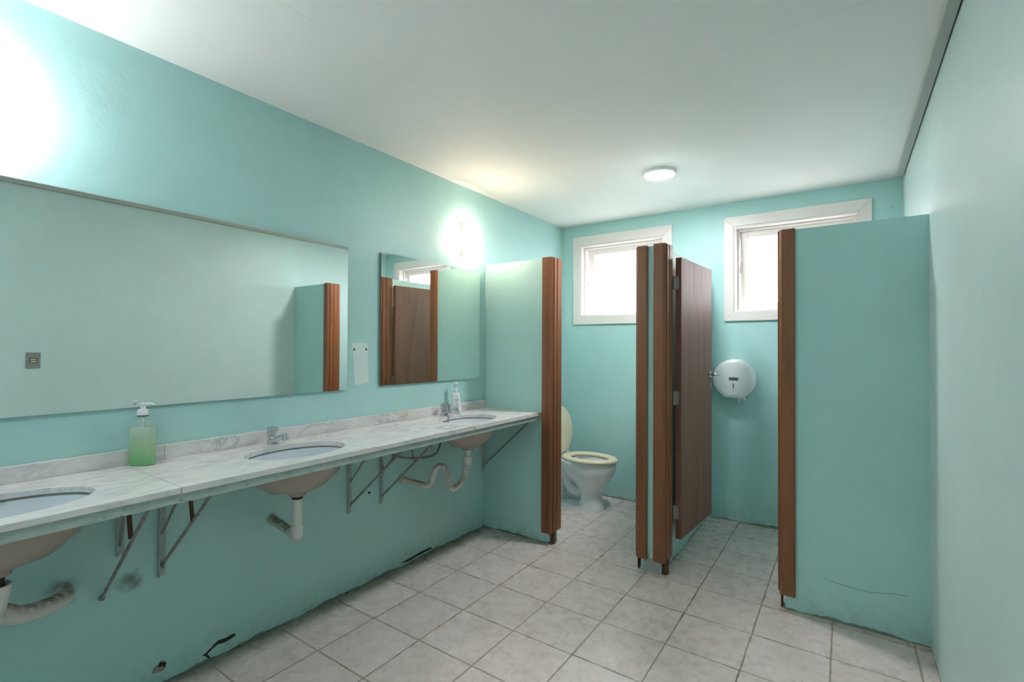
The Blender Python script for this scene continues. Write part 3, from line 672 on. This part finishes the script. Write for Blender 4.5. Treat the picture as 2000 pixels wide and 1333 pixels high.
# ------------------------------------------------------------------ light switch (seen in the long mirror)
r = thing('light_switch', 'grey switch plate with two cream rockers, reflected in the long mirror', 'light switch', (W, .901, 1.235), pi)
b = B(); box(b, (0, -.038, -.057), (.006, .038, .057)); obj('plate', b, m_plate, r, bevel=.003)
b = B(); box(b, (.004, -.019, -.017), (.0068, .019, .017)); obj('insert', b, m_black, r)
for z in (-.0135, .0015):
    b = B(); box(b, (.006, -.015, z), (.0095, .015, z + .011)); obj('rocker', b, m_rocker, r, bevel=.001)

# ------------------------------------------------------------------ ceiling lamp
m_rim = simple('lamp_rim', (.8, .82, .84), .3)
def ceiling_lamp(x, y, label, mat):
    r = thing('ceiling_lamp', label, 'ceiling light', (x, y, CZ), group='round ceiling lamps')
    b = B(); lathe(b, (0, 0), [(.102, 0), (.104, -.010), (.102, -.018), (.094, -.021), (.090, -.019)], 48, cap1=False); obj('rim', b, m_rim, r, smooth='auto')
    b = B(); lathe(b, (0, 0), [(.090, -.0185), (.088, -.023), (.05, -.025)], 48); obj('diffuser', b, mat, r, smooth='auto')
ceiling_lamp(1.246, 3.125, 'round flat white lamp on the ceiling over the stalls', emis('lamp_diffuser', (.98, .95, .98), E_CEIL))
ceiling_lamp(1.35, -.55, 'added unseen round fill lamp on the ceiling behind the viewer', emis('fill_lamp_diffuser', (.98, .95, 1), E_FILL))  # invented lamp out of view, added to brighten the room overall

# ------------------------------------------------------------------ sconces
def sconce(y, z, col, watts, mat, label, energy, glow, lx=.060):
    r = thing('wall_sconce', label, 'wall light', (0, y, z), group='curved glass wall sconces')
    b = B(); box(b, (0, -.040, -.115), (.010, .040, .115)); obj('backplate', b, m_bronze, r, bevel=.003)
    b = B(); tube(b, [(.008, 0, -.062), (.050, 0, -.062)], .005, 10); lathe(b, (.050, 0), [(.008, -.072), (.008, -.048), (.006, -.045)], 16); obj('lamp_holder', b, m_chrome, r, smooth='auto')
    b = B(); lathe(b, (.050, 0), [(.003, -.045), (.0055, -.040), (.0055, .030), (.002, .036)], 16); obj('bulb', b, emis('bulb_' + label.split()[0], col, energy), r, smooth=True)
    b = B(); n, h = 14, .130; rows = []          # curved glass plate, bowed away from the wall
    for off in (0, .005):
        rows.append([])
        for i in range(n + 1):
            a = -1 + 2 * i / n; rows[-1].append((.058 + .022 * (1 - a * a) + off, .045 * a))
    prof = rows[0] + rows[1][::-1]
    zs = [-h + 2 * h * k / 8 for k in range(9)]
    loft(b, [[(x - .012 * (zz / h) ** 2, yv, zz) for x, yv in prof] for zz in zs]); obj('glass_shade', b, glowing(mat, col, glow), r, smooth='auto')
    for sz in (-1, 1):
        b = B(); tube(b, [(.009, 0, sz * .098), (.080, 0, sz * .098)], .003, 8); obj('stud', b, m_chrome, r)
    ld = bpy.data.lights.new('sconce_light', 'POINT'); ld.energy = watts; ld.color = col; ld.shadow_soft_size = .02
    lo = bpy.data.objects.new('sconce_light', ld); COL.objects.link(lo); lo.parent = r; lo.location = (lx, 0, .0)
    return r
def glowing(name, col, glow):    # frosted glass lit through by its bulb
    m = sheer(name, (1, .93, .88), .45, .06, .1, .8); nt = m.node_tree; out = nt.nodes['Material Output']; sh = out.inputs[0].links[0].from_socket
    e = N(nt, 'ShaderNodeEmission'); e.inputs[0].default_value = (*col, 1)
    tc = nt.nodes.new('ShaderNodeTexCoord'); z = sepxyz(nt, tc.outputs['Object'])[2]
    g = ramp(nt, mth(nt, 'ABSOLUTE', mth(nt, 'ADD', z, .005)), .035, .12, glow, glow * .03); nt.links.new(g, e.inputs[1])
    ad = nt.nodes.new('ShaderNodeAddShader'); nt.links.new(sh, ad.inputs[0]); nt.links.new(e.outputs[0], ad.inputs[1]); nt.links.new(ad.outputs[0], out.inputs[0]); return m
m_bronze = simple('bronze_backplate', (.42, .30, .20), .35, .7)
sconce(2.640, 2.112, (1, .77, .60), W_SCONCE_WARM, 'sconce_glass', 'warm lit curved glass sconce above the smaller mirror', 60, 14)
sconce(.215, 2.112, (.90, .93, 1.), W_SCONCE_COOL, 'sconce_glass_cool', 'bluish-white lit sconce above the long mirror, its glow at the picture edge', 60, 30)
